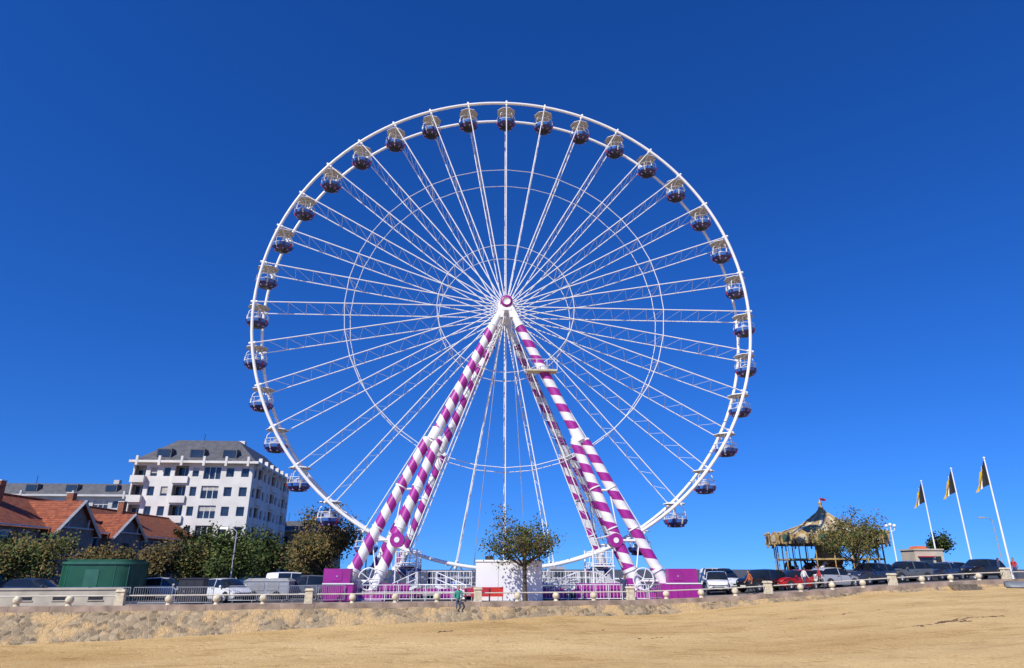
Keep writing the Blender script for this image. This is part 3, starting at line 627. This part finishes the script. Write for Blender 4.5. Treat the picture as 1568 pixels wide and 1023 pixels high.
b.box((-.6,-1.43,.1),(.4,-1.402,2.1),gr2); b.ob('green_kiosk')
b=B(); bl=mat('beige_concrete',(.52,.47,.36),.85,.15,1.2,.1)
b.M=Matrix.Translation((-31.5,wy(-31.5)+2.0,0))@Matrix.Rotation(math.atan(.225),4,'Z')
b.box((-4,0,0),(8,.3,.95),bl); b.box((-4.05,-.06,.953),(8.05,.36,1.05),bl)
for i in range(6): b.box((-3.3+i*1.9,-.012,.38),(-2.5+i*1.9,-.003,.58),dark); b.box((-3.35+i*1.9,-.05,.32),(-2.45+i*1.9,-.003,.37),bl)
b.ob('low_wall')
b=B(); b.M=Matrix.Translation((-20.7,45.4,0)); b.box((-.8,-.3,.05),(.8,.4,1.5),mat('black_cabinet',(.02,.02,.022),.5)); b.frus((-.85,-.35),(.85,.45),1.503,1.58,.1,dark)
for i in range(3): b.box((-.78+i*.53,-.315,.12),(-.3+i*.53,-.303,1.42),dark); b.box((-.4+i*.53,-.33,.7),(-.37+i*.53,-.316,.85),steel)
b.ob('utility_cabinet')
def barrier(x,y,rot=0,L=2.2):
    b=B(); 
    b.path([(-L/2,0,.15),(-L/2,0,1.05),(L/2,0,1.05),(L/2,0,.15),(-L/2,0,.15)],.025,5,steel)
    k=-L/2+.13
    while k<L/2: b.tube((k,0,.15),(k,0,1.05),.011,n=4,mt=steel,cap=False); k+=.13
    for s in(-1,1): b.tube((s*L*.35,-.3,0),(s*L*.35,.3,0),.022,n=4,mt=steel); b.tube((s*L*.35,0,0),(s*L*.35,0,.15),.022,n=4,mt=steel)
    b.ob('crowd_barrier',None,(x,y,zp(x)),rot)
for i in range(4): barrier(-27+i*2.35,42.6+i*.5,.21)
for i in range(4): barrier(-18+i*1.9,47+i*.3,.1+.15*i,1.8)
for x,y,r in((10.5,49.8,.1),(13.3,51.5,.8)): barrier(x,y,r,2)
b=B(); b.M=Matrix.Translation((-17.3,50.0,0)); b.box((-1.6,-.8,.5),(1.6,.8,1.3),steel); b.frus((-1.65,-.85),(1.65,.85),1.303,1.5,.3,mat('tarp_grey',(.3,.3,.29),.8)); 
for s in(-1,1):
    b.tube((s*.8,-.9,.33),(s*.8,-.7,.33),.33,n=16,mt=tyre); b.box((s*.5-.4,-.83,.7),(s*.5+.4,-.803,1.2),mat('panel_grey',(.3,.3,.3)))
b.tube((1.6,0,.5),(2.6,0,.45),.05,n=6,mt=steel); b.ob('equipment_trailer')
b=B(); b.M=Matrix.Translation((-2.3,wy(-2.3)+1.3,0))
for i in range(4): b.box((-.9,-.3+i*.13,.43),(.9,-.2+i*.13,.47),redm)
for i in range(3): b.box((-.9,.22+i*.03,.55+i*.13),(.9,.25+i*.03,.65+i*.13),redm)
for s in(-.8,.8): b.box((s-.04,-.3,0),(s+.04,-.24,.43),dark); b.box((s-.04,.2,0),(s+.04,.26,.9),dark)
b.ob('park_bench')
b=B(); b.M=Matrix.Translation((-1.5,48.2,0)); b.box((-1.3,-.05,.35),(.9,.05,.95),mat('banner_red',(.6,.03,.02),.6)); b.tube((-1.25,0,0),(-1.25,0,1),.04,mt=steel); b.tube((.85,0,0),(.85,0,1),.04,mt=steel); b.ob('red_banner')
b=B(); wood=mat('weathered_wood',(.22,.17,.12),.9,.3,6)
for i in range(5):
    x=34.2; b.M=Matrix.Translation((x,wy(x)-.6-i*.45,zp(x)-.05-i*.16))@Matrix.Rotation(math.atan(.225),4,'Z'); b.box((-1.1,-.25,-.3),(1.1,.2,0),wood)
b.ob('beach_steps')
def boat(x,d,rot):
    b=B(); hull=mat('dinghy_grey',(.16,.18,.20),.5); secs=[]
    for i in range(9):
        t=i/8; w=.62*math.sin(math.pi*(.22+.78*t))**.6 if t<1 else .02; h=.42-.1*t
        secs.append([(t*3-1.5,w*math.cos(a),h*math.sin(a)) for a in [math.pi*k/8 for k in range(9)]])
    V=[p for s in secs for p in s]; b.add(V,[(i*9+k,i*9+k+1,(i+1)*9+k+1,(i+1)*9+k) for i in range(8) for k in range(8)]+[tuple(range(8,-1,-1))],hull,True)
    b.tube((-1.4,0,.42),(1.3,0,.32),.03,n=4,mt=wood)
    o=b.ob('upturned_dinghy',None,(x,wy(x)-d,sz(x,d)+.02),rot)
boat(38.5,2.6,R(-25))
b=B(); wr_=mat('seaweed',(.13,.075,.04),.9,.4,5); q=random.Random(4)
def wrack(x0,x1,d,dd,n,sg=.12):
    for _ in range(n):
        t=q.random(); x=x0+(x1-x0)*t; d_=d+dd*math.sin(t*5+x0)+q.gauss(0,sg); z=sz(x,d_); s=q.uniform(.02,.06)
        b.frus((x-s*1.8,wy(x)-d_-s),(x+s*1.8,wy(x)-d_+s),z-.03,z+s*.3,s*.5,wr_)
wrack(20.0,26.0,14.5,.35,130,.1); wrack(21.5,23.5,14.7,.2,80,.08); wrack(-3,8,11,.5,14); wrack(-20,-5,14,.4,12); wrack(5,25,8,.5,20); wrack(-4.0,-3.2,6.3,.1,14)
b.ob('seaweed_wrack')
# ---------------------------------------------------------------- people
skin=mat('skin',(.50,.30,.21),.6); hairb=mat('hair_brown',(.05,.03,.02),.8)
def person(name,x,y,z,rot,top,bot,pose='walk',dx=0):
    J={}
    if pose=='sit':
        hip=.52; J=dict(pel=(0,0,hip),ch=(.02,0,hip+.33),sh=(.03,0,hip+.5),nk=(.05,0,hip+.58),
          kl=(.42,.12,hip),kr=(.42,-.12,hip),al=(.45,.12,.09),ar=(.45,-.12,.09),tl=(.6,.13,.04),tr=(.6,-.13,.04),el=(.1,.25,hip+.2),er=(.1,-.25,hip+.2),wl=(.32,.16,hip+.08),wr=(.32,-.16,hip+.08))
    else:
        s=.26 if pose=='walk' else .04
        J=dict(pel=(0,0,.93),ch=(.01,0,1.22),sh=(.02,0,1.40),nk=(.03,0,1.49),kl=(s*.6+.03,.1,.50),kr=(-s*.3,-.1,.50),al=(s,.1,.09),ar=(-s*1.2,-.1,.13),tl=(s+.17,.11,.04),tr=(-s*1.2+.15,-.11,.05),
          el=(-.1 if s>.1 else 0,.24,1.13),er=(.08 if s>.1 else .0,-.24,1.13),wl=(-.02,.25,.88),wr=(.26 if s>.1 else .05,-.23,.92))
    J['hl']=(J['pel'][0],.09,J['pel'][2]-.03);J['hr']=(J['pel'][0],-.09,J['pel'][2]-.03)
    J['sl']=(J['sh'][0],.18,J['sh'][2]);J['sr']=(J['sh'][0],-.18,J['sh'][2])
    ed=[('pel','ch',.15,.15,1),('ch','sh',.15,.12,1),('sh','nk',.12,.055,3),('pel','hl',.14,.1,2),('pel','hr',.14,.1,2),('hl','kl',.1,.06,2),('hr','kr',.1,.06,2),('kl','al',.06,.042,2),('kr','ar',.06,.042,2),('al','tl',.045,.04,4),('ar','tr',.045,.04,4),
        ('sh','sl',.1,.065,1),('sh','sr',.1,.065,1),('sl','el',.06,.042,1),('sr','er',.06,.042,1),('el','wl',.042,.028,1),('er','wr',.042,.028,1)]
    rad={};
    for a,c,ra,rc,_ in ed: rad.setdefault(a,ra);rad[c]=rc
    rad['sh']=.115;rad['ch']=.14;rad['pel']=.14
    names=list(J); vs=[Vector(J[k]) for k in names]; es=[(names.index(a),names.index(c)) for a,c,*_ in ed]; rr=[rad[k] for k in names]
    seg=[(Vector(J[a]),Vector(J[c]),m) for a,c,_,_,m in ed]
    for side,wn,en in((1,'wl','el'),(-1,'wr','er')):
        Wp=Vector(J[wn]); d=(Wp-Vector(J[en])).normalized(); pc=Wp+d*.07; pi=len(vs); vs.append(pc); rr.append(.03); es.append((names.index(wn),pi)); seg.append((Wp,pc,3))
        for k in range(5):
            off=Vector((.028*(k-1.5) if k<4 else .05,0,0)); ln=(.06,.075,.07,.055,.05)[k]
            k1=pc+off*.9+d*.02*(k<4); k2=k1+d*ln*.6+Vector((.02 if k==4 else 0,0,0)); k3=k2+d*ln*.5+Vector((0,-side*.015,0))
            i0=len(vs); vs+=[k1,k2,k3]; rr+=[.011,.009,.008]; es+=[(pi,i0),(i0,i0+1),(i0+1,i0+2)]; seg.append((k1,k3,3))
    me=bpy.data.meshes.new('b'); me.from_pydata(vs,es,[]); o=bpy.data.objects.new('t',me); COL.objects.link(o)
    md=o.modifiers.new('s','SKIN'); 
    for i,v in enumerate(me.skin_vertices[0].data): v.radius=(rr[i],rr[i]); v.use_root=(i==0)
    o.modifiers.new('u','SUBSURF').levels=1
    dg=bpy.context.evaluated_depsgraph_get(); nmsh=bpy.data.meshes.new_from_object(o.evaluated_get(dg)); bpy.data.objects.remove(o)
    nmsh.materials.clear()
    shoe=mat('shoe_leather',(.05,.04,.035),.6)
    for m_ in(skin,top,bot,skin,shoe): nmsh.materials.append(m_)
    for p in nmsh.polygons:
        c=p.center; best=9;bm=1
        for a,c2,m_ in seg:
            ab=c2-a; t=max(0,min(1,(c-a).dot(ab)/max(1e-6,ab.length_squared))); dd=(a+ab*t-c).length
            if dd<best: best=dd;bm=m_
        p.material_index=bm; p.use_smooth=True
    E=empty(name,(x,y,z),rot); inst(nmsh,'body',E)
    b=B(); hz=J['nk'][2]+.12; hx=J['nk'][0]+.02
    b.lathe([(.005,-.125),(.045,-.115),(.065,-.06),(.078,0),(.078,.05),(.06,.1),(.005,.125)],14,skin,(hx,0,hz))
    b.lathe([(.086,-.0),(.09,.05),(.07,.11),(.005,.138)],14,hairb,(hx-.015,0,hz)); b.lathe([(.05,-.08),(.075,-.02),(.08,.04)],12,hairb,(hx-.03,0,hz))
    b.tube((hx+.07,0,hz+.0),(hx+.1,0,hz-.03),.012,.016,6,skin); b.box((hx+.062,-.025,hz-.07),(hx+.072,.025,hz-.06),mat('lips',(.35,.1,.09)))
    for s in(-1,1): b.ball((hx+.068,s*.03,hz+.005),.012,dark,6); b.ball((hx-.005,s*.08,hz-.01),.02,skin,6,1.5)
    b.ob('head',E); return E
cl=lambda n,c:mat('cloth_'+n,c,.85,.15,8)
jn=cl('denim',(.05,.07,.13)); 
person('seated_person',-3.45,wy(-3.45)-.2,-.26,R(-80),cl('green',(.03,.30,.22)),jn,'sit')
person('walking_man',18.2,53.4,zp(18.2),R(185),cl('orange',(.45,.12,.03)),cl('black',(.02,.02,.025)))
person('walking_woman',22.9,54.6,zp(22.9),R(10),cl('white',(.7,.68,.66)),jn)
person('walking_woman',24.4,55.3,zp(24.4),R(160),cl('red',(.45,.04,.04)),cl('black',0))
person('standing_man',41.6,57.4,zp(41.6),R(200),cl('red',0),jn,'stand')
person('standing_man',40.3,57.4,zp(40.3),R(-20),cl('navy',(.03,.05,.12)),cl('black',0),'stand')
person('standing_man',7.9,49.2,0,R(-90),cl('navy',0),jn,'stand')
# ---------------------------------------------------------------- light, sky, camera
EL,AZ=R(42),R(216)
d=Vector((math.cos(EL)*math.sin(AZ),math.cos(EL)*math.cos(AZ),math.sin(EL)))
su=bpy.data.lights.new('sun','SUN'); su.energy=5.0; su.angle=R(.5); su.color=(1,.96,.89)
so=bpy.data.objects.new('sun',su); COL.objects.link(so); so.rotation_euler=d.to_track_quat('Z','Y').to_euler(); so.location=(0,0,60)
w=bpy.data.worlds.new('World'); S.world=w; w.use_nodes=True; N=w.node_tree.nodes; L=w.node_tree.links
bg=N['Background']; sk=N.new('ShaderNodeTexSky'); sk.sky_type='NISHITA'; sk.sun_disc=False; sk.sun_elevation=EL; sk.sun_rotation=AZ; sk.air_density=1.0; sk.dust_density=0; sk.ozone_density=6
tc=N.new('ShaderNodeTexCoord'); mp=N.new('ShaderNodeMapping'); mp.vector_type='POINT'; mp.inputs['Scale'].default_value=(1,1,.95); mp.inputs['Location'].default_value=(0,0,.085)
nv2=N.new('ShaderNodeVectorMath'); nv2.operation='NORMALIZE'; L.new(tc.outputs['Generated'],mp.inputs[0]); L.new(mp.outputs[0],nv2.inputs[0]); L.new(nv2.outputs[0],sk.inputs[0])
hs=N.new('ShaderNodeHueSaturation'); hs.inputs['Saturation'].default_value=1.2; L.new(sk.outputs[0],hs.inputs['Color'])
tn=N.new('ShaderNodeMix'); tn.data_type='RGBA'; tn.blend_type='MULTIPLY'; tn.inputs[0].default_value=1; tn.inputs[7].default_value=(.42,.76,1.32,1); L.new(hs.outputs[0],tn.inputs[6])
L.new(tn.outputs[2],bg.inputs[0]); bg.inputs[1].default_value=.11
cam=bpy.data.cameras.new('camera'); co=bpy.data.objects.new('camera',cam); COL.objects.link(co); co.location=(0,0,2.1); co.rotation_euler=(R(90+19.82),0,0)
cam.sensor_width=36; cam.lens=22.96; cam.clip_end=9000; cam.clip_start=.1; S.camera=co
S.view_settings.view_transform='Standard'; S.view_settings.look='None'; S.view_settings.exposure=0
